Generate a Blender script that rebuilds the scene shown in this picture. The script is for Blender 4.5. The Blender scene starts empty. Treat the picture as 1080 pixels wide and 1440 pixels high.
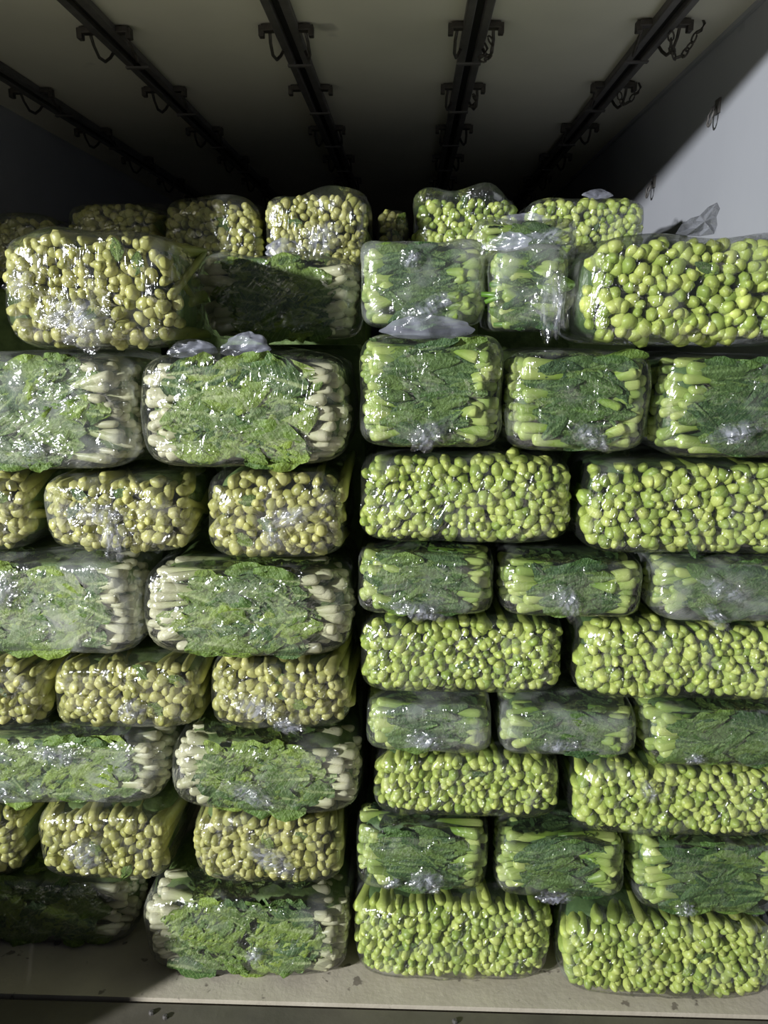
import bpy, math, random
import numpy as np
from mathutils import Vector, Matrix, Euler, noise

# ------------------------------------------------------------------ scene, camera, light
S = bpy.context.scene
COL = S.collection
PITCH, YAW, F = math.radians(13.12), math.radians(1.91), 1081.0
CAMZ = 1.50                                   # metres above the truck floor
cam_d = bpy.data.cameras.new('camera'); cam = bpy.data.objects.new('camera', cam_d); COL.objects.link(cam)
cam.location = (0, 0, CAMZ); cam.rotation_euler = (math.pi/2 - PITCH, 0, YAW)
cam_d.sensor_fit = 'VERTICAL'; cam_d.sensor_height = 36; cam_d.lens = F/1440*36; cam_d.clip_start = .02
S.camera = cam

W = bpy.data.worlds.new('night'); S.world = W; W.use_nodes = True
W.node_tree.nodes['Background'].inputs[0].default_value = (.75, .8, 1.0, 1)
W.node_tree.nodes['Background'].inputs[1].default_value = .014

# truck box: x right, y into the truck, z up
XR, XL, ZC, Y0, Y1 = .87, -1.50, 2.31, 1.46, 7.4
ld = bpy.data.lights.new('floodlight', 'POINT'); lo = bpy.data.objects.new('floodlight', ld); COL.objects.link(lo)
AZ = math.radians(47); LD = 9.0
lo.location = (XL - LD*math.sin(AZ), Y0 - LD*math.cos(AZ), 2.28 + .172*LD*math.cos(AZ))
ld.energy = 2600; ld.shadow_soft_size = .18; ld.color = (.95, .97, 1.0)

vs = S.view_settings
vs.view_transform = 'Standard'; vs.look = 'None'; vs.gamma = 1; vs.use_curve_mapping = False
vs.exposure = 1.48
cy = getattr(S, 'cycles', None)
if cy:                       # closed box, small lamp: later bounces add nothing visible
    cy.max_bounces = 6; cy.diffuse_bounces = 3; cy.glossy_bounces = 2; cy.transmission_bounces = 2

# ------------------------------------------------------------------ helpers
def unproject(px, py, d):
    r, u = px-540, 720-py
    y = F*math.cos(PITCH) + u*math.sin(PITCH); z = -F*math.sin(PITCH) + u*math.cos(PITCH)
    X = r*math.cos(YAW) - y*math.sin(YAW); Y = r*math.sin(YAW) + y*math.cos(YAW)
    return X/Y*d, z/Y*d + CAMZ

def mesh(name, vs_, fs, smooth=True):
    m = bpy.data.meshes.new(name); m.from_pydata([tuple(v) for v in vs_], [], fs); m.update()
    if smooth: m.polygons.foreach_set('use_smooth', [True]*len(m.polygons))
    return m

def obj(name, m, mt=None, parent=None, loc=(0,0,0), rot=None, scale=None, label=None, kind=None, cat=None, group=None):
    o = bpy.data.objects.new(name, m); COL.objects.link(o)
    if mt is not None and m is not None and not m.materials: m.materials.append(mt)
    o.parent = parent; o.location = loc
    if rot is not None: o.rotation_euler = rot
    if scale is not None: o.scale = (scale,)*3 if isinstance(scale, (int, float)) else scale
    for k, v in (('label', label), ('kind', kind), ('category', cat), ('group', group)):
        if v: o[k] = v
    return o

class MB:
    def __init__(s): s.v = []; s.f = []
    def box(s, x0, x1, y0, y1, z0, z1, bev=0):
        n = len(s.v)
        if bev <= 0:
            s.v += [(x, y, z) for x in (x0, x1) for y in (y0, y1) for z in (z0, z1)]
            s.f += [tuple(n+i for i in q) for q in ((0,1,3,2),(4,6,7,5),(0,4,5,1),(2,3,7,6),(0,2,6,4),(1,5,7,3))]
        else:
            b = bev
            q = []
            for (zz, i) in ((z0, b), (z0+b, 0), (z1-b, 0), (z1, b)):
                q.append([(x0+i, y0+i, zz), (x1-i, y0+i, zz), (x1-i, y1-i, zz), (x0+i, y1-i, zz)])
            for r in q: s.v += r
            s.f.append((n+3, n+2, n+1, n)); s.f.append((n+12, n+13, n+14, n+15))
            for k in range(3):
                for i in range(4):
                    j = (i+1) % 4
                    s.f.append((n+4*k+i, n+4*k+j, n+4*k+4+j, n+4*k+4+i))
        return s
    def tube(s, pts, r, k=6, closed=False):
        n = len(s.v); m = len(pts); P = [Vector(p) for p in pts]
        for i, p in enumerate(P):
            a = P[(i-1) % m] if closed or i else P[i]; b = P[(i+1) % m] if closed or i < m-1 else P[i]
            t = (b-a).normalized(); up = Vector((0,0,1)) if abs(t.z) < .9 else Vector((1,0,0))
            e = t.cross(up).normalized(); g = t.cross(e)
            rr = r[i] if isinstance(r, (list, tuple)) else r
            for j in range(k):
                w = 2*math.pi*j/k; s.v.append(tuple(p + (e*math.cos(w) + g*math.sin(w))*rr))
        for i in range(m if closed else m-1):
            for j in range(k):
                a, b = n+i*k+j, n+i*k+(j+1) % k; c = n+((i+1) % m)*k
                s.f.append((a, b, c+(j+1) % k, c+j))
        if not closed:
            s.f.append(tuple(n+j for j in range(k))[::-1]); s.f.append(tuple(n+(m-1)*k+j for j in range(k)))
        return s
    def mesh(s, name, smooth=False): return mesh(name, s.v, s.f, smooth)

# ------------------------------------------------------------------ materials
def new_mat(name):
    m = bpy.data.materials.new(name); m.use_nodes = True; nt = m.node_tree; nt.nodes.clear()
    out = nt.nodes.new('ShaderNodeOutputMaterial')
    def N(t, **kw):
        n = nt.nodes.new('ShaderNode'+t)
        for k, v in kw.items():
            if hasattr(n, k): setattr(n, k, v)
            else: n.inputs[k.replace('_', ' ')].default_value = v
        return n
    def L(a, b): nt.links.new(a, b)
    return m, nt, out, N, L

def ramp(N, L, src, stops):
    r = N('ValToRGB'); e = r.color_ramp.elements
    while len(e) < len(stops): e.new(.5)
    for q, (p, c) in zip(e, stops):
        q.position = p; q.color = (c if len(c) == 4 else (*c, 1)) if not isinstance(c, (int, float)) else (c, c, c, 1)
    L(src, r.inputs[0]); return r.outputs[0]

def mixc(N, L, fac, a, b, mode='MIX'):
    m = N('Mix'); m.data_type = 'RGBA'; m.blend_type = mode
    for s, v in ((m.inputs[0], fac), (m.inputs[6], a), (m.inputs[7], b)):
        if isinstance(v, (int, float)): s.default_value = v
        elif isinstance(v, tuple): s.default_value = (*v, 1)
        else: L(v, s)
    return m.outputs[2]

def noise_tex(N, L, co, scale, detail=3, rough=.55, dist=0.):
    n = N('TexNoise'); n.inputs['Scale'].default_value = scale; n.inputs['Detail'].default_value = detail
    n.inputs['Roughness'].default_value = rough; n.inputs['Distortion'].default_value = dist
    if co is not None: L(co, n.inputs['Vector'])
    return n.outputs[0]

def surface(name, cols, scale=6, rough=.6, bump=.0, metal=0., spots=None, bscale=None, stretch=None):
    m, nt, out, N, L = new_mat(name)
    tc = N('TexCoord').outputs['Object']
    if stretch:
        mp = N('Mapping'); mp.inputs['Scale'].default_value = stretch; L(tc, mp.inputs[0]); tcs = mp.outputs[0]
    else: tcs = tc
    c = ramp(N, L, noise_tex(N, L, tcs, scale, 5, .6), [(.3, cols[0]), (.7, cols[1])])
    if spots:
        sc, th, colr = spots
        sp = ramp(N, L, noise_tex(N, L, tc, sc, 3, .6), [(th, 0), (th+.04, 1)])
        c = mixc(N, L, sp, c, colr)
    p = N('BsdfPrincipled'); L(c, p.inputs['Base Color'])
    p.inputs['Roughness'].default_value = rough; p.inputs['Metallic'].default_value = metal
    if bump:
        b = N('Bump'); b.inputs['Strength'].default_value = bump; b.inputs['Distance'].default_value = .004
        L(noise_tex(N, L, tcs, bscale or scale*4, 4), b.inputs['Height']); L(b.outputs[0], p.inputs['Normal'])
    L(p.outputs[0], out.inputs[0]); return m

def stem_mat(name, butt, shaft, inner, var):
    """butt -> shaft -> inner colour along local y (the stalk's own colouring), random shade per stalk"""
    m, nt, out, N, L = new_mat(name)
    tc = N('TexCoord').outputs['Object']; sx = N('SeparateXYZ'); L(tc, sx.inputs[0])
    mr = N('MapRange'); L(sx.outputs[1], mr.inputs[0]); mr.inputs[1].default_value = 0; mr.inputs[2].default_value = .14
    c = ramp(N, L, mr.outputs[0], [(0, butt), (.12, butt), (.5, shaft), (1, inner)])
    oi = N('ObjectInfo').outputs['Random']
    c = mixc(N, L, 1., c, ramp(N, L, oi, [(0, var[0]), (.5, (1, 1, 1)), (1, var[1])]), 'MULTIPLY')
    mp = N('Mapping'); mp.inputs['Scale'].default_value = (1, .15, 1); L(tc, mp.inputs[0])
    st = noise_tex(N, L, mp.outputs[0], 260, 3)
    c = mixc(N, L, .35, c, mixc(N, L, st, (.55, .6, .35), (1.2, 1.2, 1.15)), 'MULTIPLY')
    # a few bruised brownish stalks
    br = ramp(N, L, noise_tex(N, L, tc, 70, 2), [(.66, 0), (.74, .55)])
    c = mixc(N, L, br, c, (.16, .13, .045))
    p = N('BsdfPrincipled'); L(c, p.inputs['Base Color']); p.inputs['Roughness'].default_value = .38
    p.inputs['Specular IOR Level'].default_value = .45
    b = N('Bump'); b.inputs['Strength'].default_value = .3; b.inputs['Distance'].default_value = .002
    L(st, b.inputs['Height']); L(b.outputs[0], p.inputs['Normal'])
    L(p.outputs[0], out.inputs[0]); return m

def leaf_mat(name, lo_, mid, hi, rib):
    """leaf lies along local x (base at 0), width along local z; pale midrib and side veins"""
    m, nt, out, N, L = new_mat(name)
    tc = N('TexCoord').outputs['Object']; sx = N('SeparateXYZ'); L(tc, sx.inputs[0])
    oi = N('ObjectInfo').outputs['Random']
    c = ramp(N, L, oi, [(0, lo_), (.5, mid), (1, hi)])
    nz = noise_tex(N, L, tc, 38, 4, .6)
    c = mixc(N, L, .8, c, mixc(N, L, nz, (.2, .3, .25), (1.75, 1.6, 1.4)), 'MULTIPLY')
    ab = N('Math', operation='ABSOLUTE'); L(sx.outputs[2], ab.inputs[0])
    # side veins: slanted from the rib
    vsum = N('Math', operation='MULTIPLY_ADD'); L(ab.outputs[0], vsum.inputs[0]); vsum.inputs[1].default_value = -.8; L(sx.outputs[0], vsum.inputs[2])
    vs_ = N('Math', operation='MULTIPLY'); L(vsum.outputs[0], vs_.inputs[0]); vs_.inputs[1].default_value = 420
    sn = N('Math', operation='SINE'); L(vs_.outputs[0], sn.inputs[0])
    vein = ramp(N, L, sn.outputs[0], [(.86, 0), (.99, .4)])
    c = mixc(N, L, vein, c, rib)
    ribm = N('MapRange'); L(ab.outputs[0], ribm.inputs[0]); ribm.inputs[1].default_value = .006; ribm.inputs[2].default_value = .002
    ribw = N('MapRange'); L(sx.outputs[0], ribw.inputs[0]); ribw.inputs[1].default_value = .14; ribw.inputs[2].default_value = .014
    rr = N('Math', operation='MULTIPLY'); L(ribm.outputs[0], rr.inputs[0]); L(ribw.outputs[0], rr.inputs[1])
    c = mixc(N, L, rr.outputs[0], c, rib)
    p = N('BsdfPrincipled'); L(c, p.inputs['Base Color']); p.inputs['Roughness'].default_value = .42
    p.inputs['Specular IOR Level'].default_value = .4
    b = N('Bump'); b.inputs['Strength'].default_value = 1.; b.inputs['Distance'].default_value = .006
    L(noise_tex(N, L, tc, 75, 4, .6), b.inputs['Height']); L(b.outputs[0], p.inputs['Normal'])
    L(p.outputs[0], out.inputs[0]); return m

def film_mat(name, veil_lo, veil_hi, th, tint, rough=.13, wr=1.0, refl=.12, fade=False, ang0=.35, ang1=1.3, mk=(.44, .60)):
    m, nt, out, N, L = new_mat(name)
    T = N('TexCoord'); tc = T.outputs['Object']; oi = N('ObjectInfo').outputs['Random']
    ang = N('Math', operation='MULTIPLY_ADD'); L(oi, ang.inputs[0]); ang.inputs[1].default_value = ang1; ang.inputs[2].default_value = ang0
    off = N('Math', operation='MULTIPLY'); L(oi, off.inputs[0]); off.inputs[1].default_value = 37.
    cv = N('CombineXYZ'); L(off.outputs[0], cv.inputs[0]); L(off.outputs[0], cv.inputs[2])
    ad = N('VectorMath', operation='ADD'); L(tc, ad.inputs[0]); L(cv.outputs[0], ad.inputs[1])
    vr = N('VectorRotate'); vr.rotation_type = 'Y_AXIS'; L(ad.outputs[0], vr.inputs['Vector']); L(ang.outputs[0], vr.inputs['Angle'])
    mp = N('Mapping'); mp.inputs['Scale'].default_value = (20, 20, 110); L(vr.outputs[0], mp.inputs[0])
    n1 = noise_tex(N, L, mp.outputs[0], 1.0, 2, .5, .8)                      # long tension creases
    n2 = noise_tex(N, L, ad.outputs[0], 48, 2, .5, 1.2)                      # crinkle
    mask = ramp(N, L, noise_tex(N, L, ad.outputs[0], 12, 1), [(mk[0], .15), (mk[1], 1)])
    h1 = N('Math', operation='MULTIPLY'); L(n1, h1.inputs[0]); L(mask, h1.inputs[1])
    mask2 = ramp(N, L, noise_tex(N, L, ad.outputs[0], 17, 1), [(.48, .10), (.60, 1)])
    h2 = N('Math', operation='MULTIPLY'); L(n2, h2.inputs[0]); L(mask2, h2.inputs[1])
    b1 = N('Bump'); b1.inputs['Strength'].default_value = 1; b1.inputs['Distance'].default_value = .0045*wr; L(h1.outputs[0], b1.inputs['Height'])
    b2 = N('Bump'); b2.inputs['Strength'].default_value = 1; b2.inputs['Distance'].default_value = .0065*wr; L(h2.outputs[0], b2.inputs['Height']); L(b1.outputs[0], b2.inputs['Normal'])
    g = N('BsdfGlossy'); g.inputs['Roughness'].default_value = rough; g.inputs['Color'].default_value = (1, 1, 1, 1); L(b2.outputs[0], g.inputs['Normal'])
    t = N('BsdfTransparent'); t.inputs[0].default_value = (.985, .99, .992, 1)
    fr = N('LayerWeight'); fr.inputs['Blend'].default_value = .12
    fa = N('Math', operation='MULTIPLY_ADD'); L(fr.outputs['Fresnel'], fa.inputs[0]); fa.inputs[1].default_value = .5; fa.inputs[2].default_value = refl
    d = N('BsdfDiffuse'); d.inputs[0].default_value = (*tint, 1)
    tl = N('BsdfTranslucent'); tl.inputs[0].default_value = (*tint, 1)
    md = N('MixShader'); md.inputs[0].default_value = .4; L(d.outputs[0], md.inputs[1]); L(tl.outputs[0], md.inputs[2])
    if fade:      # gathered film: streaky, thinning out towards its rim
        vfac = ramp(N, L, n1, [(th, veil_lo), (th+.2, veil_hi)])
        sb = N('VectorMath', operation='SUBTRACT'); L(T.outputs['Generated'], sb.inputs[0]); sb.inputs[1].default_value = (.5, .5, .5)
        ml = N('VectorMath', operation='MULTIPLY'); L(sb.outputs[0], ml.inputs[0]); ml.inputs[1].default_value = (1, 0, 1)
        ln = N('VectorMath', operation='LENGTH'); L(ml.outputs[0], ln.inputs[0])
        fd = N('MapRange'); L(ln.outputs['Value'], fd.inputs[0]); fd.inputs[1].default_value = .46; fd.inputs[2].default_value = .10
        mu = N('Math', operation='MULTIPLY'); L(vfac, mu.inputs[0]); L(fd.outputs[0], mu.inputs[1]); vfac = mu.outputs[0]
    else:
        vfac = ramp(N, L, noise_tex(N, L, ad.outputs[0], 13, 2, .6), [(th, veil_lo), (th+.16, veil_hi)])
    m1 = N('MixShader'); L(vfac, m1.inputs[0]); L(t.outputs[0], m1.inputs[1]); L(md.outputs[0], m1.inputs[2])
    m2 = N('MixShader'); L(fa.outputs[0], m2.inputs[0]); L(m1.outputs[0], m2.inputs[1]); L(g.outputs[0], m2.inputs[2])
    L(m2.outputs[0], out.inputs[0]); return m

M = {}
M['ceiling'] = surface('ceiling_panel', ((.60, .58, .48), (.70, .67, .56)), 1.6, .55, spots=(3.2, .74, (.46, .44, .38)))
M['wall'] = surface('wall_panel', ((.325, .335, .36), (.375, .385, .41)), 1.2, .45, spots=(5., .70, (.29, .30, .32)), stretch=(1, 1, .5))
M['floor'] = surface('floor_board', ((.45, .40, .31), (.57, .52, .41)), 7, .7, .3, spots=(20., .63, (.22, .19, .15)), bscale=60)
M['dock'] = surface('dock_steel', ((.11, .10, .08), (.18, .165, .13)), 5, .5, .3, .35, spots=(9., .68, (.2, .19, .16)), bscale=40)
M['concrete'] = surface('bounce_concrete', ((.70, .64, .52), (.78, .72, .60)), 3, .85)  # paleness set to bounce light up onto the ceiling
M['asphalt'] = surface('yard_asphalt', ((.03, .03, .03), (.05, .05, .048)), 8, .9)
M['steel'] = surface('rail_steel', ((.09, .085, .08), (.15, .14, .13)), 14, .55, .0, .4)
M['dark'] = surface('slot_shade', ((.008, .008, .008), (.015, .014, .013)), 14, .8)  # near-black painted in for the shade inside the rail slots
M['iron'] = surface('chain_iron', ((.05, .045, .04), (.10, .09, .075)), 40, .55, .0, .6)
M['crate'] = surface('shade_crate_plastic', ((.02, .05, .12), (.03, .07, .16)), 6, .5)  # for the unseen crates added as shade casters
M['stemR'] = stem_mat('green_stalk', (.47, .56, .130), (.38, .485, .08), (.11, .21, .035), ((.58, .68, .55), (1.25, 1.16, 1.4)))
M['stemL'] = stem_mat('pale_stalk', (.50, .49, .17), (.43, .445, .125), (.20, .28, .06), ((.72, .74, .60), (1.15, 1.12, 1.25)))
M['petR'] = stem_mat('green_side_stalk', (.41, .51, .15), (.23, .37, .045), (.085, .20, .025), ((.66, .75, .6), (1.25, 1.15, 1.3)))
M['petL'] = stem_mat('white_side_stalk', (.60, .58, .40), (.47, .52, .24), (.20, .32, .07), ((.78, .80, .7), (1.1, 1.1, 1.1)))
M['leafR'] = leaf_mat('dark_leaf', (.034, .086, .028), (.062, .13, .034), (.125, .21, .038), (.17, .27, .08))
M['leafL'] = leaf_mat('fresh_leaf', (.050, .118, .032), (.115, .20, .036), (.23, .33, .048), (.36, .44, .18))
M['coreR'] = surface('packed_dark_leaves', ((.04, .085, .025), (.09, .16, .045)), 30, .6, .8, bscale=50)
M['coreL'] = surface('packed_fresh_leaves', ((.07, .12, .03), (.17, .25, .07)), 30, .6, .8, bscale=50)
M['film'] = film_mat('cling_film', .02, .16, .55, (.80, .82, .80))
M['film_taut'] = film_mat('taut_film', .02, .15, .55, (.80, .82, .80), .13, 1.15, .14, False, .85, .6, (.36, .52))
M['film_cloudy'] = film_mat('cloudy_film', .07, .34, .48, (.76, .79, .78))
M['milk'] = film_mat('milky_film', .22, .50, .40, (.62, .64, .76), .22, .4, .05)
M['scrap'] = film_mat('torn_film', .45, .70, .42, (.30, .31, .34), .16, .8, .08)
M['fold'] = film_mat('bunched_film', .12, .60, .42, (.74, .76, .88), .15, 1.4, .13, True)

# ------------------------------------------------------------------ the truck box and what lies before it
def slab(name, mt, *b, parent=None, kind='structure', label=None):
    return obj(name, MB().box(*b).mesh(name), M[mt], parent, kind=kind, label=label)
slab('floor', 'floor', XL-.05, XR+.05, Y0, Y1+.05, -.06, 0, label='worn beige truck floor edge under the packs')
slab('ceiling', 'ceiling', XL-.05, XR+.05, Y0, Y1+.05, ZC, ZC+.05, label='smooth pale truck ceiling carrying five steel rails')
slab('wall_right', 'wall', XR, XR+.05, Y0, Y1, 0, ZC, label='pale blue grey truck side wall')
slab('wall_left', 'wall', XL-.05, XL, Y0, Y1, 0, ZC, label='truck side wall in darkness')
slab('wall_back', 'wall', XL-.05, XR+.05, Y1, Y1+.05, 0, ZC, label='front bulkhead of the truck in darkness')
t = obj('trim_1', MB().box(XL-.09, XR+.09, Y0-.05, Y0, 2.28, 2.44).box(XL-.09, XL, Y0-.05, Y0, -.06, 2.28).box(XR, XR+.09, Y0-.05, Y0, -.06, 2.28).mesh('door_frame'), M['steel'], kind='structure', label='steel frame of the open truck doorway')
# corner bead between ceiling and right wall
t = obj('trim_2', MB().box(XR-.012, XR, Y0, Y1, ZC-.012, ZC, 0).mesh('corner_bead'), M['wall'], kind='structure', label='slim corner bead where ceiling meets side wall')
# dock plate in front of the floor edge, then an unseen dock and yard shaped for bounce light
dk = obj('dock_plate', MB().box(XL-1.2, XR+.5, .55, Y0-.008, -.10, -.006, .002).mesh('dock_plate'), M['dock'], kind='structure', label='dull dark steel sill plate below the beige floor edge')
for i, px in enumerate((215, 236, 640, 990)):
    x, z = unproject(px, 1428, 1.43)
    m = MB(); n = 8
    m.tube([(0, 0, -.004), (0, 0, .003), (0, 0, .005)], [.007, .007, .004], 8)
    obj('bolt', m.mesh('bolt'), M['steel'], dk, (x, 1.425 - .01*(i % 2), -.005))
obj('bounce_dock', MB().box(-5, 4, -3.4, .55, -.35, -.10).mesh('bounce_dock'), M['concrete'], kind='structure', label='unseen pale concrete dock added to bounce light upward')  # out of view, sized and toned to bounce light upward
obj('ground', MB().box(-16, 10, -14, 1.0, -.50, -.36).mesh('ground'), M['asphalt'], kind='structure', label='unseen dark asphalt yard limiting the bounced light')  # out of view, kept dark so little light bounces deep inside

# ------------------------------------------------------------------ ceiling rails
link_m = MB().tube([(math.cos(a)*.008, 0, math.sin(a)*.013) for a in [i*math.pi/5 for i in range(10)]], .0026, 5, True).mesh('chain_link', True)
link_m.materials.append(M['iron'])
rail_lab = ['steel ceiling rail at the dim far left edge', 'steel ceiling rail, second from the left', 'steel ceiling rail just left of the middle with twin brackets',
            'steel ceiling rail just right of the middle with brackets and loops', 'steel ceiling rail nearest the lit side wall']
lip_m = MB().box(.011, .034, 0, Y1-Y0-.3, -.022, 0, .003).mesh('rail_lip')
slot_m = MB().box(-.011, .011, 0, Y1-Y0-.3, -.006, 0).mesh('slot_shade')
b_m = MB().box(-.066, -.034, -.013, .013, -.020, -.004, .002).box(-.074, -.060, -.011, .011, -.034, -.006, .002).mesh('bracket')
b_m2 = MB().box(.034, .066, -.013, .013, -.020, -.004, .002).box(.060, .074, -.011, .011, -.034, -.006, .002).mesh('bracket')
hk = lambda s: MB().tube([(s*.048, .02, -.010), (s*.052, .05, -.030), (s*.052, .085, -.050), (s*.046, .115, -.052), (s*.038, .135, -.036), (s*.030, .145, -.018)], .0045, 6).mesh('hook', True)
hk_m, hk_m2 = hk(-1), hk(1)
strap_m = MB().box(-.036, .036, -.008, .008, -.027, -.021, .001).mesh('strap')
for m_ in (lip_m, strap_m): m_.materials.append(M['steel'])
for m_ in (b_m, b_m2, hk_m, hk_m2): m_.materials.append(M['iron'])
slot_m.materials.append(M['dark'])
for i, x in enumerate((-1.29, -.835, -.34, .169, .666)):
    r = obj('ceiling_rail', None, loc=(x, Y0+.02, ZC), label=rail_lab[i], cat='rail', group='steel rails along the truck ceiling')
    obj('rail_lip', lip_m, None, r); obj('rail_lip', lip_m, None, r, (0, 0, 0), None, (-1, 1, 1))
    obj('slot', slot_m, None, r, label='near-black strip painted as slot shade')
    for k in range(8):
        yb = .30 + .52*k
        for mm, hm in ((b_m, hk_m), (b_m2, hk_m2)):
            br = obj('bracket', mm, None, r, (0, yb, 0))
            if not (i == 2 and k == 2): obj('hook', hm, None, br)
        obj('strap', strap_m, None, r, (0, yb+.26, 0))
def chain(x, y, pts, label, sc=.6):
    """links strung along a drooping line; pts are offsets from the bracket"""
    c = obj('chain_hook', None, loc=(x, y, ZC-.03), label=label, cat='chain', group='short chains on the ceiling rails')
    P = [Vector(p)*sc for p in pts]; acc = 0; k = 0
    for a, b in zip(P, P[1:]):
        d = b-a; L_ = d.length; s = -acc
        nrm = d.normalized(); q = nrm.to_track_quat('Z', 'Y')
        n = max(1, round(L_/.020))
        for j in range(n):
            p = a + d*((j+.5)/n)
            o = obj('link', link_m, None, c, p); o.rotation_euler = (q @ Euler((0, 0, (k % 2)*math.pi/2)).to_quaternion()).to_euler(); k += 1
    e = P[-1]
    obj('claw', MB().tube([e+Vector((0, 0, 0)), e+Vector((.012, .0, .006)), e+Vector((.02, 0, .022)), e+Vector((.012, 0, .036))], [.005, .005, .004, .003], 6).mesh('claw', True), M['iron'], c)
chain(.666+.022, 2.31, [(0, 0, 0), (.015, .03, -.05), (.045, .06, -.085), (.08, .06, -.075), (.105, .03, -.035), (.115, .01, 0)], 'looped rusty chain with a claw hanging nearest the lit side wall')
chain(.666+.022, 2.83, [(0, 0, 0), (.012, .02, -.035), (.04, .04, -.055), (.07, .03, -.04), (.085, .01, -.012)], 'smaller chain loop farther back on the same rail by the wall')
chain(.169+.036, 2.31, [(0, .02, 0), (.022, .03, -.03), (.016, .06, -.060), (-.005, .09, -.075), (-.03, .10, -.06)], 'chain loop on the rail just right of the middle')
chain(.169+.036, 2.83, [(0, .02, 0), (.020, .03, -.03), (.014, .05, -.055), (-.012, .07, -.05)], 'little chain loop farther back on the rail right of the middle')
for i, (y, z) in enumerate(((2.416, 2.118), (2.98, 2.018), (3.54, 1.93))):
    if i == 2: continue
    t = obj('tie_down_ring', None, loc=(XR, y, z), label=('steel tie ring on the side wall nearer the doorway', 'steel tie ring on the side wall farther inside')[i], cat='ring', group='tie rings on the side wall')
    obj('plate', MB().box(-.006, 0, -.016, .016, -.012, .028, .001).mesh('plate'), M['steel'], t)
    obj('ring', MB().tube([(-.012 - .012*abs(math.sin(a/2)), math.sin(a)*.017, -.018+math.cos(a)*.026) for a in [k*math.pi/7 for k in range(14)]], .0035, 6, True).mesh('ring', True), M['steel'], t)

# ------------------------------------------------------------------ vegetables: shared meshes
rnd = random.Random(7)
def stalk_mesh(name, r0, length, prof, flat=1.0, seed=0, k=9, bend=0.):
    g = random.Random(seed); vs_, fs = [], []
    ph = [g.uniform(0, 6.28) for _ in range(3)]
    vs_.append((g.uniform(-.1, .1)*r0, -.0005, 0))
    for (y, rr) in prof:
        t = y/length
        for j in range(k):
            a = 2*math.pi*j/k
            q = 1 + .10*math.cos(2*a+ph[0]) + .06*math.cos(3*a+ph[1]+y*40)
            vs_.append((math.cos(a)*r0*rr*q + bend*t*t, y + .0012*math.cos(a+ph[2])*(1 if y < .02 else 0), math.sin(a)*r0*rr*q*flat))
    for j in range(k): fs.append((0, 1+(j+1) % k, 1+j))
    for i in range(len(prof)-1):
        for j in range(k):
            a, b = 1+i*k+j, 1+i*k+(j+1) % k
            fs.append((a, b, b+k, a+k))
    n = 1+(len(prof)-1)*k
    fs.append(tuple(n+j for j in range(k)))
    fs = [tuple(reversed(f)) for f in fs]
    return mesh(name, vs_, fs)
P_R = [(.0008, .42), (.003, .74), (.0075, .95), (.014, 1.0), (.028, .88), (.07, .72), (.13, .6)]
P_L = [(.0004, .55), (.002, .80), (.006, .95), (.016, .97), (.036, .92), (.08, .85), (.13, .7)]
P_P = [(.0008, .5), (.0035, .82), (.009, 1.0), (.022, 1.02), (.05, .86), (.09, .66), (.135, .42)]
SR = [stalk_mesh('stalk', .0122, .13, P_R, 1, s, 9, rnd.uniform(-.006, .006)) for s in range(6)]
SL = [stalk_mesh('stalk', .0128, .13, P_L, .92, 20+s, 9, rnd.uniform(-.012, .012)) for s in range(6)]
PR = [stalk_mesh('stalk', .0120, .135, P_P, .95, 40+s, 9, rnd.uniform(-.012, .012)) for s in range(5)]
PL = [stalk_mesh('stalk', .0135, .135, P_P, .80, 60+s, 9, rnd.uniform(-.016, .016)) for s in range(5)]
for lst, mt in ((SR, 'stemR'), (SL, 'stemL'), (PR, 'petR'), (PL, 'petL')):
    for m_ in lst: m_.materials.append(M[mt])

def leaf_mesh(name, length, width, ruff, seed):
    g = random.Random(seed); nx, nz = 10, 8; vs_, fs = [], []
    o = Vector((g.uniform(0, 50), g.uniform(0, 50), 0)); curl = g.uniform(-.002, .008)
    for i in range(nx+1):
        t = i/nx
        w = width*(.10 + .95*math.sin(math.pi*min(1, t*.93+.03))**.75)*(1 if t < .75 else 1-.25*((t-.75)/.25)**2)
        for j in range(nz+1):
            s = -1+2*j/nz
            edge = abs(s)
            y = .006*edge**1.5 + ruff*(.4+edge)*noise.noise(Vector((t*5, s*2.2, 0))+o) + curl*t*t
            z = s*w/2*(1+.12*noise.noise(Vector((t*7, s*3, 5))+o))
            vs_.append((t*length, y, z + .012*math.sin(t*3+o.x)*t))
    for i in range(nx):
        for j in range(nz):
            a = i*(nz+1)+j; fs.append((a, a+1, a+nz+2, a+nz+1))
    return mesh(name, vs_, fs)
LR = [leaf_mesh('leaf', .17, .060, .008, 100+s) for s in range(8)]
LL = [leaf_mesh('leaf', .16, .080, .014, 120+s) for s in range(8)]
for m_ in LR: m_.materials.append(M['leafR'])
for m_ in LL: m_.materials.append(M['leafL'])

# ------------------------------------------------------------------ wrapped packs
MY = 9.                      # how tightly the front edge is rounded (outline exponent n is per pack)
def sup(u, v, n, m=None):    # front half-depth left at (u, v) of the face
    m = m or MY
    q = (abs(u)**n+abs(v)**n)**(1/n)
    return (1-q**m)**(1/m) if q < 1 else 0.

def warp(x, z, sd):          # z measured from mid height
    o = sd*7.31
    x2 = x*(1-.055*(.5+noise.noise(Vector((z*9, o, 1)))))
    k = .055 if z > 0 else .025
    z2 = z*(1-k*max(0, .45+noise.noise(Vector((x*7, o, 9 if z > 0 else 4)))))
    return x2, z2

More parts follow.
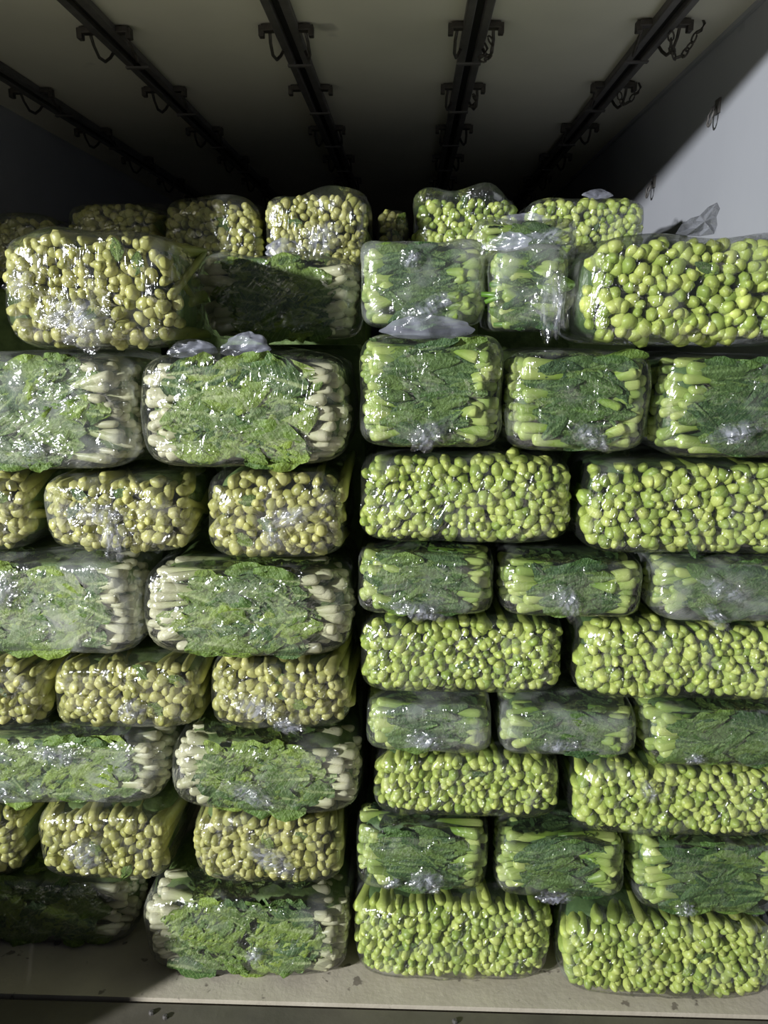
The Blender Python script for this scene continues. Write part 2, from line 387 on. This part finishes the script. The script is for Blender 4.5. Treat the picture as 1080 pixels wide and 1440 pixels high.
def shell(name, w, h, dp, n, m, off, amp, seed, step=.013, loose=0., saddle=None, lumps=0.):
    """closed film shell; local x -w/2..w/2, y 0..dp, z 0..h"""
    a, b, c = w/2+off, dp/2+off, h/2+off
    nx, ny, nz = max(6, int(w/step)), max(6, int(dp/(step*1.8))), max(6, int(h/step))
    idx, vs_, fs = {}, [], []
    o = Vector((seed*3.17 % 61, seed*1.31 % 47, seed*.77 % 53))
    def vert(i, j, k):
        key = (i, j, k)
        if key in idx: return idx[key]
        p = [math.sin((2*q/m-1)*math.pi/2*.96)/math.sin(math.pi/2*.96) for q, m in ((i, nx), (j, ny), (k, nz))]
        r = (abs(p[0])**n+abs(p[2])**n)**(1/n)
        s = (r**m+abs(p[1])**m)**(-1/m)
        x, y, z = p[0]*s*a, p[1]*s*b+dp/2, p[2]*s*c
        R = max(r*s, 1e-6); sg = lambda t_: 1 if t_ > 0 else -1
        gr = R**(m-n)
        nv = Vector((gr*abs(p[0]*s)**(n-1)*sg(p[0])/a, abs(p[1]*s)**(m-1)*sg(p[1])/b, gr*abs(p[2]*s)**(n-1)*sg(p[2])/c)).normalized()
        q = Vector((x, y, z))
        e = amp*noise.noise(q*9+o) + amp*.55*noise.noise(q*24+o) - amp*.5*abs(noise.noise(q*15-o))
        e *= 1 if nv.y < -.5 else .3
        if loose and nv.z > .2:
            e += loose*nv.z*max(0, noise.noise(q*7+o*2)+.15)*2
        if lumps: e += lumps*noise.noise(Vector((x*6, 1, z*5))+o)
        x, y, z = Vector((x, y, z)) + nv*e
        x, z = warp(x, z, seed)
        if z > 0 and saddle:
            z *= 1-saddle[1]*math.exp(-((x-saddle[0])/.045)**2)
        z = max(z+h/2, .001)
        idx[key] = len(vs_); vs_.append((x, y, z)); return idx[key]
    for i in range(nx):
        for j in range(ny):
            for k, fl in ((0, 0), (nz, 1)):
                q = (vert(i, j, k), vert(i+1, j, k), vert(i+1, j+1, k), vert(i, j+1, k)); fs.append(q if fl else q[::-1])
    for i in range(nx):
        for k in range(nz):
            for j, fl in ((0, 1), (ny, 0)):
                q = (vert(i, j, k), vert(i+1, j, k), vert(i+1, j, k+1), vert(i, j, k+1)); fs.append(q if fl else q[::-1])
    for j in range(ny):
        for k in range(nz):
            for i, fl in ((0, 0), (nx, 1)):
                q = (vert(i, j, k), vert(i, j+1, k), vert(i, j+1, k+1), vert(i, j, k+1)); fs.append(q if fl else q[::-1])
    return mesh(name, vs_, fs)

def crumple(name, w, h, amp, seed, taper=0., fine=1.):
    """irregular bunched sheet of film in the local x-z plane, bulging towards -y"""
    g = random.Random(seed); nx, nz = 16, 12; vs_, fs = [], []
    o = Vector((g.uniform(0, 40), g.uniform(0, 40), g.uniform(0, 40)))
    for i in range(nx+1):
        for k in range(nz+1):
            u, v = -1+2*i/nx, -1+2*k/nz
            uu, vv = u*math.sqrt(1-v*v/2), v*math.sqrt(1-u*u/2)
            an = math.atan2(vv, uu); rr = 1+(.55 if fine > .5 else .22)*noise.noise(Vector((math.cos(an)*2.2, math.sin(an)*2.2, 0))+o)
            e = amp*(1-abs(noise.noise(Vector((uu*2.2+vv, vv*3.5, 2))+o))*2.2) + fine*amp*.6*noise.noise(Vector((uu*6, vv*6, 7))+o)
            rim = max(0, 1-(uu*uu+vv*vv))**.5
            vs_.append((uu*rr*w/2*(1-taper*(v+1)/2), -e*rim-.002, vv*rr*h/2))
    for i in range(nx):
        for k in range(nz):
            a = i*(nz+1)+k; fs.append((a, a+nz+1, a+nz+2, a+1))
    return mesh(name, vs_, fs)

seed_ctr = [100]
GROUPS = {'RE': 'packs showing round green stalk ends', 'RS': 'packs of dark leafy greens lying sideways',
          'LE': 'packs showing pale stalk ends', 'LS': 'packs of white stalked greens lying sideways'}
def pack(kind, box, d, label, dp=.36, tilt=0., yaw=0., n=6., loose=0., saddle=None, floor=False, folds=(), film='film', extra=0, dens=1.0, pitch=None, cols=None):
    seed_ctr[0] += 1; sd = seed_ctr[0]; g = random.Random(sd)
    def put(name, me, p, rot, sc):      # p: x, y, height above the middle
        x, z = warp(p[0], p[2], sd)
        return obj(name, me, None, root, (x, p[1], c+z), rot, sc)
    xa, xb, za, zb = box; w, h, xc = xb-xa, zb-za, (xa+xb)/2
    side, end = kind[0], kind[1]
    root = obj('vegetable_pack', None, loc=(xc, d, za), rot=(0, math.radians(tilt), math.radians(yaw)), label=label, cat='vegetable pack', group=GROUPS[kind])
    a, b, c = w/2, dp/2, h/2
    m = 7.5 if kind == 'LE' else MY
    def sup_x(uy, v):      # half-width left at depth uy and height v
        r = (1-abs(uy)**m)**(1/m); t_ = r**n-abs(v)**n
        return t_**(1/n) if t_ > 0 else 0.
    def topscale(x, v): return 1-(saddle[1]*math.exp(-((x-saddle[0])/.045)**2) if saddle and v > 0 else 0)
    core = shell('packed_leaves', w-.034, h-.030, dp-.055, n, m, 0, .006, sd, .022, 0, saddle)
    co = obj('packed_leaves', core, M['core'+side], root, (0, .048 if end == 'E' else .034, .015), label='dense leaves behind the stalks')
    if end == 'E':
        P = (pitch or (.0200 if side == 'R' else .0225))/math.sqrt(dens)
        P = max(P, math.sqrt(w*h*.95/(.866*296)))
        mats = SR if side == 'R' else SL
        rows = int(h/(P*.866))+2; cols_ = int(w/P)+2; cnt = 0
        lst = []
        for r in range(rows):
            for q in range(cols_):
                x = (q-cols_/2+.5*(r % 2))*P + g.uniform(-.34, .34)*P
                z = (r-rows/2+.25)*P*.866 + g.uniform(-.34, .34)*P
                u, v = x/(a-.007), z/(c-.009)
                if abs(u)**n+abs(v)**n >= .985: continue
                lst.append((x, z, u, v))
        lst.sort(key=lambda e: e[2]**2+e[3]**2)
        for (x, z, u, v) in lst[:298]:
            yf = b - b*sup(u*.985, v*.985, n, m)
            ys = yf + g.uniform(.001, .013)
            sc = g.choice((.74, .82, .9, .95, 1.0, 1.06, 1.14, 1.26))*P/.0192 if side == 'R' else g.choice((.78, .85, .92, 1.0, 1.08, 1.18, 1.3))*P/.0214
            dv = Vector((-u*abs(u)*.22 + g.gauss(0, .10), 1, -v*abs(v)*.20 + g.gauss(0, .10)))
            if side == 'L': dv += Vector((g.gauss(0, .22), 0, g.gauss(0, .22)))
            ex, ez = x+dv.x*.23, z+dv.z*.23                       # keep the far end inside the pack
            lx, lz = max(.01, a*(1-abs(v)**6*.06)-.011), max(.01, c*(1-abs(u)**6*.06)-.011)
            dv = Vector(((max(-lx, min(lx, ex))-x)/.23, 1, (max(-lz, min(lz, ez))-z)/.23))
            ro = dv.to_track_quat('Y', 'Z') @ Euler((0, g.uniform(0, 6.28), 0)).to_quaternion()
            put('stalk', g.choice(mats), (x, ys, z*topscale(x, v)), ro.to_euler(), (sc, 1.75, sc))
        # a few stalks lying askew and stray leaves pressed against the film
        for q in range(extra or (3 if side == 'L' else 0)):
            z = g.uniform(-.6, .6)*c; x = g.uniform(-.45, .45)*a
            dv = Vector((g.uniform(-1, 1), g.uniform(.7, 1.2), g.uniform(-.6, .6))).normalized()
            dv.z = max(-c+.016-z, min(c-.016-z, dv.z*.12))/.12; dv.x = max(-a+.016-x, min(a-.016-x, dv.x*.12))/.12
            put('stalk', g.choice(mats), (x, b-b*sup(x/a, z/c, n, m)-.001, z*topscale(x, z)), dv.to_track_quat('Y', 'Z').to_euler(), g.uniform(.75, .95))
        for q in range(3 if side == 'L' else 1):
            z = g.uniform(-.6, .6)*c; x = g.uniform(-.6, .6)*a
            put('leaf', g.choice(LL if side == 'L' else LR), (x, b-b*sup(x/a, z/c, n, m)+.006, z), (0, g.uniform(0, 6.28), 0), (.28, .4, .3))
        fm = shell('plastic_film', w, h, dp, n, m, -.0005, .006, sd, .014, loose, saddle, 0)
    else:
        mats, lv = (PR, LR) if side == 'R' else (PL, LL)
        P = pitch or (.0220 if side == 'R' else .0250)
        rows = max(3, int((h-.012)/(P*.80)))
        def lay_leaf(bx, z, ry, ls, dy):
            """a leaf pressed flat under the film: kept inside the outline, tilted with the bulge of the face"""
            dr = 1 if math.cos(ry) > 0 else -1
            ls = min(ls, max(.3, (a-.016-bx*dr)/.17))
            lw = min(.085*ls, h*.62); ln_ = .17*ls
            lim = c-.5*lw-.004
            z = max(-lim, min(lim, z)); tz = z-math.sin(ry)*ln_
            if abs(tz) > lim+.3*lw:
                sg = math.copysign(1, math.cos(ry)); tz = math.copysign(lim+.3*lw, tz)
                aa = math.asin(max(-1, min(1, (z-tz)/ln_))); ry = aa if sg > 0 else math.pi-aa
            zm = (z+tz)/2; xm = bx+math.cos(ry)*ln_/2
            f = lambda q: b-b*sup(max(-.97, min(.97, xm/a))*.9, max(-.985, min(.985, q/c)), n, m)
            tl = math.atan((f(zm+.012)-f(zm-.012))/.024)
            tx = math.atan((f(z)-f(tz))/ln_)
            Q = Matrix.Rotation(max(-.9, min(.9, tl)), 3, 'X').to_quaternion() @ Matrix.Rotation(ry, 3, 'Y').to_quaternion() @ Matrix.Rotation(g.gauss(0, .12), 3, 'X').to_quaternion()
            put('leaf', g.choice(lv), (bx, f(zm)+dy+.004*abs(zm/c)+(z-zm)*math.tan(max(-.9, min(.9, tl))), z), Q.to_euler(), (ls, 1, lw/.085))
        for sgn in (-1, 1):
            for layer in range(5):
                for r in range(rows):
                    v = -.965 + 1.93*(r+.5+(.5 if layer % 2 else 0))/(rows+.5) + g.uniform(-.07, .07)
                    if abs(v) > .97: continue
                    yy = .016 + layer*.028 + g.uniform(-.004, .006) + .75*(b-b*sup(.0, v, n, m))
                    uy = (yy-b)/b
                    xe = a*max(.35, sup_x(min(.97, abs(uy)), v*.96)) - g.uniform(0, .022)*g.choice((.4, 1, 1.6)) - (.008 if layer == 0 else 0)
                    dv = Vector((-sgn, g.gauss(.13 if layer == 0 else .03, .04), -v*.14+g.gauss(0, .17)))
                    sc = g.uniform(.66, 1.2); ln = min(g.uniform(.8, 1.25)*(1 if side == 'L' else .85), w*.85/.135)
                    dv.z = max(-(c-.014)-v*(c-.010), min(c-.014-v*(c-.010), dv.z*.135*ln))/(.135*ln)      # inner end stays inside
                    ro = dv.to_track_quat('Y', 'Z') @ Euler((0, g.uniform(-.5, .5), 0)).to_quaternion()
                    put('stalk', g.choice(mats), (sgn*xe, yy, v*(c-.010)), ro.to_euler(), (sc, ln, sc))
                    if layer < 2 and g.random() < (.9 if layer == 0 else .5):      # the leaf that grows from this stalk
                        bx = sgn*(xe-.07*ln*g.uniform(.42, 1.25))
                        lay_leaf(bx, v*(c-.02)+dv.z*.08, (math.pi if sgn > 0 else 0)+g.gauss(0, .22), g.uniform(.5, .9)*min(1.05, w/.36), g.uniform(.000, .012))
        for q in range(int(w*h/.0024)):                                              # leaves filling the middle of the face
            ry = g.choice((0, math.pi)) + g.gauss(0, .5); ls = g.uniform(.38, .78)
            lay_leaf(g.uniform(-.5, .5)*a-math.cos(ry)*.085*ls, g.uniform(-.85, .85)*c, ry, ls, g.uniform(.000, .014))
        for q in range(int(w/.035)):                                                 # leaves folded over the top edge
            Q = Matrix.Rotation(g.uniform(0, 6.28), 3, 'Z').to_quaternion() @ Matrix.Rotation(math.pi/2+g.gauss(0, .08), 3, 'X').to_quaternion()
            x = g.uniform(-.62, .62)*a; v = Q @ Vector((1, 0, 0))
            yy = g.uniform(.05, .11)
            put('leaf', g.choice(lv), (x-v.x*.045, yy-v.y*.04, c-.014), Q.to_euler(), (.5, .6, .55))
        for q in range(extra):
            z = g.uniform(-.7, .7)*c; x = g.uniform(.55, .85)*a
            dv = Vector((-1, .25, g.uniform(-.6, .6)))
            dv.z = max(-c+.016-z, min(c-.016-z, dv.z*.08))/.08
            put('stalk', g.choice(mats), (x, .008+b-b*sup(0, z/c, n, m), z), dv.to_track_quat('Y', 'Z').to_euler(), (1, .6, 1))
        fm = shell('plastic_film', w, h, dp, n, m, .002, .005, sd, .014, loose, saddle, 0)
    fo = obj('plastic_film', fm, M['film_taut' if kind == 'RE' else film], root, label='clear crinkled plastic film')
    for (fx, fz, fw, fh, am) in folds:                 # fx, fz in -1..1 over the face; sizes in metres
        if fz > .85:
            obj('film_fold', crumple('film_fold', fw, fh, am, sd+int(fx*99), .35, .35), M['milk'], fo, (fx*a, .03+.02*g.random(), h*1.0+fh*.28), (math.radians(-18), 0, g.gauss(0, .2)), label='bunched milky film')
        else:
            yf = b-b*sup(fx*.95, fz*.95, n, m)
            obj('film_fold', crumple('film_fold', fw, fh, am, sd+int(fx*99)), M['fold'], fo, (fx*a, yf-.004, c+fz*c), (0, g.gauss(0, .3), -.05*fx), label='bunched milky film')
    return root

# ---- right stack, from the floor up
D = 1.535
RIGHT = [
 ('RE', (495, 1260, 783, 1385), 1.512, 'green stalk-end pack on the floor edge beside the middle gap', dict(floor=True)),
 ('RE', (782, 1282, 1150, 1420), 1.478, 'green stalk-end pack on the floor edge by the right border', dict(floor=True, n=4.5)),
 ('RS', (496, 1152, 692, 1266), 1.525, 'dark leafy sideways pack, lowest leafy layer, beside the middle gap', dict(folds=((.05, -.55, .09, .06, .014), (-.45, -.6, .05, .03, .008)))),
 ('RS', (697, 1166, 886, 1284), 1.515, 'dark leafy sideways pack, lowest leafy layer, between two narrow gaps', dict(folds=((-.1, -.8, .09, .045, .014),), extra=3)),
 ('RS', (893, 1188, 1155, 1300), 1.500, 'dark leafy sideways pack, lowest leafy layer, by the right border', dict(folds=((-.35, -.75, .05, .045, .010),))),
 ('RE', (514, 1058, 802, 1172), 1.535, 'green stalk-end pack, second stalk layer from the floor, beside the gap', {}),
 ('RE', (800, 1068, 1150, 1200), 1.510, 'green stalk-end pack, second stalk layer from the floor, right border', dict(folds=((-.35, .45, .03, .07, .008),))),
 ('RS', (503, 984, 698, 1066), 1.525, 'thin dark leafy pack, second leafy layer from the floor, beside the gap', dict(folds=((-.05, -.35, .09, .05, .010),), film='film_cloudy')),
 ('RS', (703, 988, 906, 1076), 1.515, 'thin dark leafy pack, second leafy layer from the floor, in the middle', dict(folds=((-.15, -.4, .10, .04, .010),), film='film_cloudy', extra=2)),
 ('RS', (905, 992, 1160, 1090), 1.505, 'thin dark leafy pack, second leafy layer from the floor, right border', dict(folds=((-.4, -.6, .05, .03, .010),))),
 ('RE', (497, 866, 806, 996), 1.535, 'green stalk-end pack, third stalk layer from the floor, beside the gap', {}),
 ('RE', (800, 872, 1158, 1004), 1.520, 'green stalk-end pack, third stalk layer from the floor, right border', dict(dens=.9)),
 ('RS', (500, 768, 698, 872), 1.525, 'dark leafy pack in the third leafy layer, beside the middle gap', dict(folds=((-.15, -.75, .13, .04, .010),))),
 ('RS', (704, 774, 911, 878), 1.520, 'dark leafy pack in the third leafy layer, between two dark slits', dict(folds=((-.1, -.3, .06, .09, .008),), extra=2)),
 ('RS', (917, 788, 1160, 880), 1.510, 'dark leafy pack in the third leafy layer, right border', dict(folds=((-.2, .15, .10, .05, .010), (-.25, -.7, .08, .04, .010)), film='film_cloudy')),
 ('RE', (490, 628, 817, 782), 1.535, 'green stalk-end pack with upright film streaks, top stalk layer by the gap', {}),
 ('RE', (815, 644, 1165, 800), 1.520, 'green stalk-end pack, topmost full stalk layer at the right border', dict(dens=.85)),
 ('RS', (500, 462, 712, 642), 1.525, 'tall dark leafy pack, topmost leafy layer, beside the middle gap', dict(folds=((-.05, -.72, .085, .06, .016), (-.05, .86, .22, .05, .012)), loose=.003, extra=5)),
 ('RS', (712, 476, 927, 642), 1.525, 'tall dark leafy pack under the big round-stalk pack, between two gaps', dict(folds=((.1, -.62, .09, .05, .012),), extra=3)),
 ('RS', (925, 500, 1168, 652), 1.510, 'tall dark leafy pack below the big round-stalk pack, right border', dict(folds=((-.1, -.45, .12, .05, .012),))),
 ('RE', (815, 326, 1158, 506), 1.515, 'big pack of large round stalk ends against the side wall', dict(dens=.72, loose=.014, n=6)),
 ('RS', (500, 336, 686, 463), 1.70, 'dark leafy pack set back on top, beside the middle gap', dict(folds=((-.2, .55, .05, .04, .012), (.1, -.55, .15, .05, .012)), loose=.02, extra=5, film='film_cloudy')),
 ('RS', (692, 345, 806, 474), 1.64, 'cloudy leafy pack leaning behind the big round-stalk pack', dict(folds=((-.55, .9, .12, .04, .010), (.3, .9, .13, .04, .012), (.6, -.3, .07, .16, .008)), loose=.018, extra=2, film='film_cloudy', tilt=0)),
 ('RS', (668, 309, 815, 375), 2.06, 'low leafy pack on top, in front of the back stalk packs', dict(folds=((.4, .3, .10, .04, .012), (.0, .9, .16, .03, .008)), loose=.012)),
 ('RE', (548, 272, 738, 372), 2.44, 'green stalk-end pack at the back top, nearer the dark middle', dict(loose=.03, pitch=.024, n=4.8)),
 ('RE', (733, 274, 912, 372), 2.42, 'green stalk-end pack at the back top, against the side wall', dict(loose=.022, pitch=.024, n=4.8, folds=((.2, .9, .10, .03, .01),))),
]
LEFT = [
 ('LS', (192, 1246, 494, 1384), 1.512, 'white-stalked leafy pack on the floor edge beside the middle gap', dict(floor=True, n=4.4, folds=((.1, -.3, .04, .06, .008),))),
 ('LS', (-110, 1238, 193, 1362), 1.60, 'white-stalked leafy pack in the dark bottom left corner', dict(floor=True)),
 ('LE', (262, 1138, 486, 1264), 1.522, 'pale stalk-end pack, lowest pale layer, beside the middle gap', dict(folds=((.1, -.1, .13, .07, .012),), n=4.8)),
 ('LE', (42, 1134, 238, 1256), 1.542, 'pale stalk-end pack, lowest pale layer, with dark gap to its right', dict(folds=((-.2, -.1, .10, .09, .010),), n=4.8)),
 ('LE', (-170, 1142, 34, 1246), 1.582, 'pale stalk-end pack, lowest pale layer, cut by the left border', dict(n=4.8)),
 ('LS', (230, 1024, 518, 1160), 1.52, 'bright leafy white-stalked pack leaning down right, second layer from floor', dict(tilt=1.6, n=4.4, folds=((-.1, -.4, .12, .06, .014),))),
 ('LS', (-80, 1030, 236, 1148), 1.56, 'bluish leafy pack with looped stalks, second layer, left border', dict(tilt=-1.5, film='film_cloudy', folds=((.05, .55, .12, .06, .012), (-.5, -.5, .08, .04, .012)))),
 ('LE', (286, 926, 496, 1044), 1.522, 'pale stalk-end pack with dark green leaf in its upper right', dict(folds=((-.3, -.2, .12, .07, .014), (.1, -.7, .08, .04, .012)), n=4.8, extra=8)),
 ('LE', (64, 922, 285, 1042), 1.542, 'pale stalk-end pack with bright film streaks, middle layer', dict(folds=((.1, -.3, .07, .05, .010),), n=4.8, tilt=-1.5)),
 ('LE', (-150, 930, 62, 1044), 1.562, 'shaded pale stalk-end pack, middle layer, left border', dict(n=4.8)),
 ('LS', (192, 786, 500, 934), 1.525, 'green leafy pack with white stalks both ends, in the third layer', dict(n=5)),
 ('LS', (-90, 772, 196, 936), 1.55, 'green leafy pack in the third layer, cut by the left border', dict(film='film_cloudy', folds=((-.35, .4, .10, .08, .014),))),
 ('LE', (281, 656, 487, 800), 1.522, 'pale stalk-end pack, topmost full pale layer, beside the middle gap', dict(folds=((.0, -.4, .05, .07, .012), (.25, .05, .12, .04, .008)), n=4.5)),
 ('LE', (48, 662, 272, 798), 1.532, 'pale stalk-end pack, topmost full pale layer, between two dark gaps', dict(folds=((.0, -.55, .06, .09, .012), (-.2, .1, .14, .05, .010)), n=4.5, extra=8)),
 ('LE', (-160, 664, 46, 786), 1.562, 'shaded pale stalk-end pack, topmost pale layer, left border', dict(n=4.5)),
 ('LS', (185, 481, 504, 667), 1.52, 'large leafy pack with bright white stalk ends under the shadowed pack', dict(loose=.010, n=5, tilt=-1., folds=((.05, .93, .12, .055, .016), (-.45, .9, .12, .04, .010)))),
 ('LS', (-120, 494, 188, 670), 1.545, 'glinting leafy pack beneath the big pale pack, left border', dict(film='film_cloudy', folds=((.05, -.6, .05, .04, .012),))),
 ('LE', (-8, 318, 252, 512), 1.515, 'big two-humped pale stalk-end pack on top at the left', dict(loose=.018, n=4.4, saddle=(.02, .10), folds=((-.1, -.5, .14, .10, .016), (-.7, .1, .06, .09, .016)), extra=6, dp=.24)),
 ('LS', (270, 357, 512, 480), 1.80, 'leafy pack on top lying mostly in black shadow', dict(loose=.014, n=4.8, folds=((.1, .92, .11, .05, .014),))),
 ('LE', (366, 262, 534, 400), 2.270, 'brightly lit pale stalk-end pack at the back top', dict(loose=.022, n=4.4, saddle=(-.05, .08), folds=((.15, -.1, .12, .10, .012),))),
 ('LE', (222, 274, 370, 400), 2.300, 'half-lit stalk-end pack at the back top', dict(loose=.02, n=4.4)),
 ('LE', (88, 280, 222, 400), 2.340, 'stalk-end pack in deep shadow at the back left', dict(loose=.02, n=4.4)),
 ('LE', (-60, 300, 88, 400), 2.360, 'stalk-end pack in darkness at the far back left', dict(loose=.02, n=4.4)),
 ('LE', (516, 290, 604, 400), 2.620, 'small dark stalk-end pack peeking out behind the middle gap', dict(n=4.4)),
]
SP = []
for k, (x0, y0, x1, y1), d, lab, kw in RIGHT + LEFT:
    xa, _ = unproject(x0, (y0+y1)/2, d); xb, _ = unproject(x1, (y0+y1)/2, d); xm = (max(x0, 0)+min(x1, 1080))/2
    SP.append([xa, xb, 0. if kw.get('floor') else unproject(xm, y1, d)[1], unproject(xm, y0, d)[1], d, kw.get('dp', .36)])
# packs press on one another without running into each other: meet half way
for it in range(3):
    for i, p in enumerate(SP):
        for q in SP[i+1:]:
            oy = min(p[4]+p[5], q[4]+q[5])-max(p[4], q[4]); ox = min(p[1], q[1])-max(p[0], q[0]); oz = min(p[3], q[3])-max(p[2], q[2])
            if oy <= 0 or ox <= 0 or oz <= 0: continue
            if ox < oz:
                lo_, hi = (p, q) if p[0] < q[0] else (q, p); m_ = (lo_[1]+hi[0])/2; lo_[1] = m_-.0018; hi[0] = m_+.0018
            else:
                lo_, hi = (p, q) if p[2] < q[2] else (q, p); m_ = (lo_[3]+hi[2])/2; lo_[3] = m_-.0018; hi[2] = m_+.0018
for p in SP: p[1] = min(p[1], XR-.008)
for (k, rect, d, lab, kw), p in zip(RIGHT + LEFT, SP):
    kw.pop('floor', None); pack(k, p[:4], d, lab, **kw)

# film tail standing on the big pack against the wall
x, z = unproject(950, 326, 1.60)
ol = [(0, 0), (.012, .018), (.03, .030), (.05, .036), (.066, .052), (.086, .062), (.092, .050), (.084, .034), (.086, .018), (.078, 0), (.05, -.004), (.022, -.003)]
vv = [(.055, -.008, .022)]; ff = []
for ring, k_ in enumerate((.5, 1.)):
    for i, (px, pz) in enumerate(ol):
        vv.append((.055+(px-.055)*k_, .007*noise.noise(Vector((px*60, pz*60, ring*3)))+.010*(1-k_)*(-1 if i % 2 else .6), .022+(pz-.022)*k_))
n_ = len(ol)
for i in range(n_):
    j = (i+1) % n_; ff.append((0, 1+i, 1+j)); ff.append((1+i, 1+n_+i, 1+n_+j, 1+j))
tail = obj('film_scrap', mesh('film_scrap', vv, ff, False), M['scrap'], None, (x, 1.60, z-.004), (math.radians(-8), 0, .15),
           label='stiff torn film corner standing up on the big round-stalk pack', cat='plastic film')
so = tail.modifiers.new('thickness', 'SOLIDIFY'); so.thickness = .0006

# the load behind the front row carries the packs on top
core = MB()
for p in SP:
    if p[4] > 1.75: core.box(p[0]+.012, p[1]-.012, max(p[4], 1.99), max(p[4]+p[5], 2.05), 0, p[2]-.012, .01)
obj('packed_load', core.mesh('packed_load'), M['coreL'], kind='stuff', label='mass of packed greens filling the truck behind the front packs', cat='packed greens')

# ------------------------------------------------------------------ crates added out of view to shade the bottom left corner
for loc, rz, lab in (((-1.60, 1.00, -.006), .4, 'added unseen crate shading the bottom left corner'), ((-2.34, 1.02, -.006), .1, 'added unseen crate closing the light gap farther left')):
    cr = obj('shade_crate', None, loc=loc, rot=(0, 0, rz), label=lab, cat='crate', group='unseen crates added for their shade')
    for s_ in (-1, 1):
        for k in range(4):
            obj('slat', MB().box(-.28, .28, -.008, .008, .02+.105*k, .12+.105*k, .003).mesh('slat'), M['crate'], cr, (0, s_*.19, 0))
            obj('slat', MB().box(-.008, .008, -.182, .182, .02+.105*k, .12+.105*k, .003).mesh('slat'), M['crate'], cr, (s_*.272, 0, 0))
    obj('shade_crate_base', MB().box(-.28, .28, -.19, .19, 0, .02, .003).mesh('shade_crate_base'), M['crate'], cr)
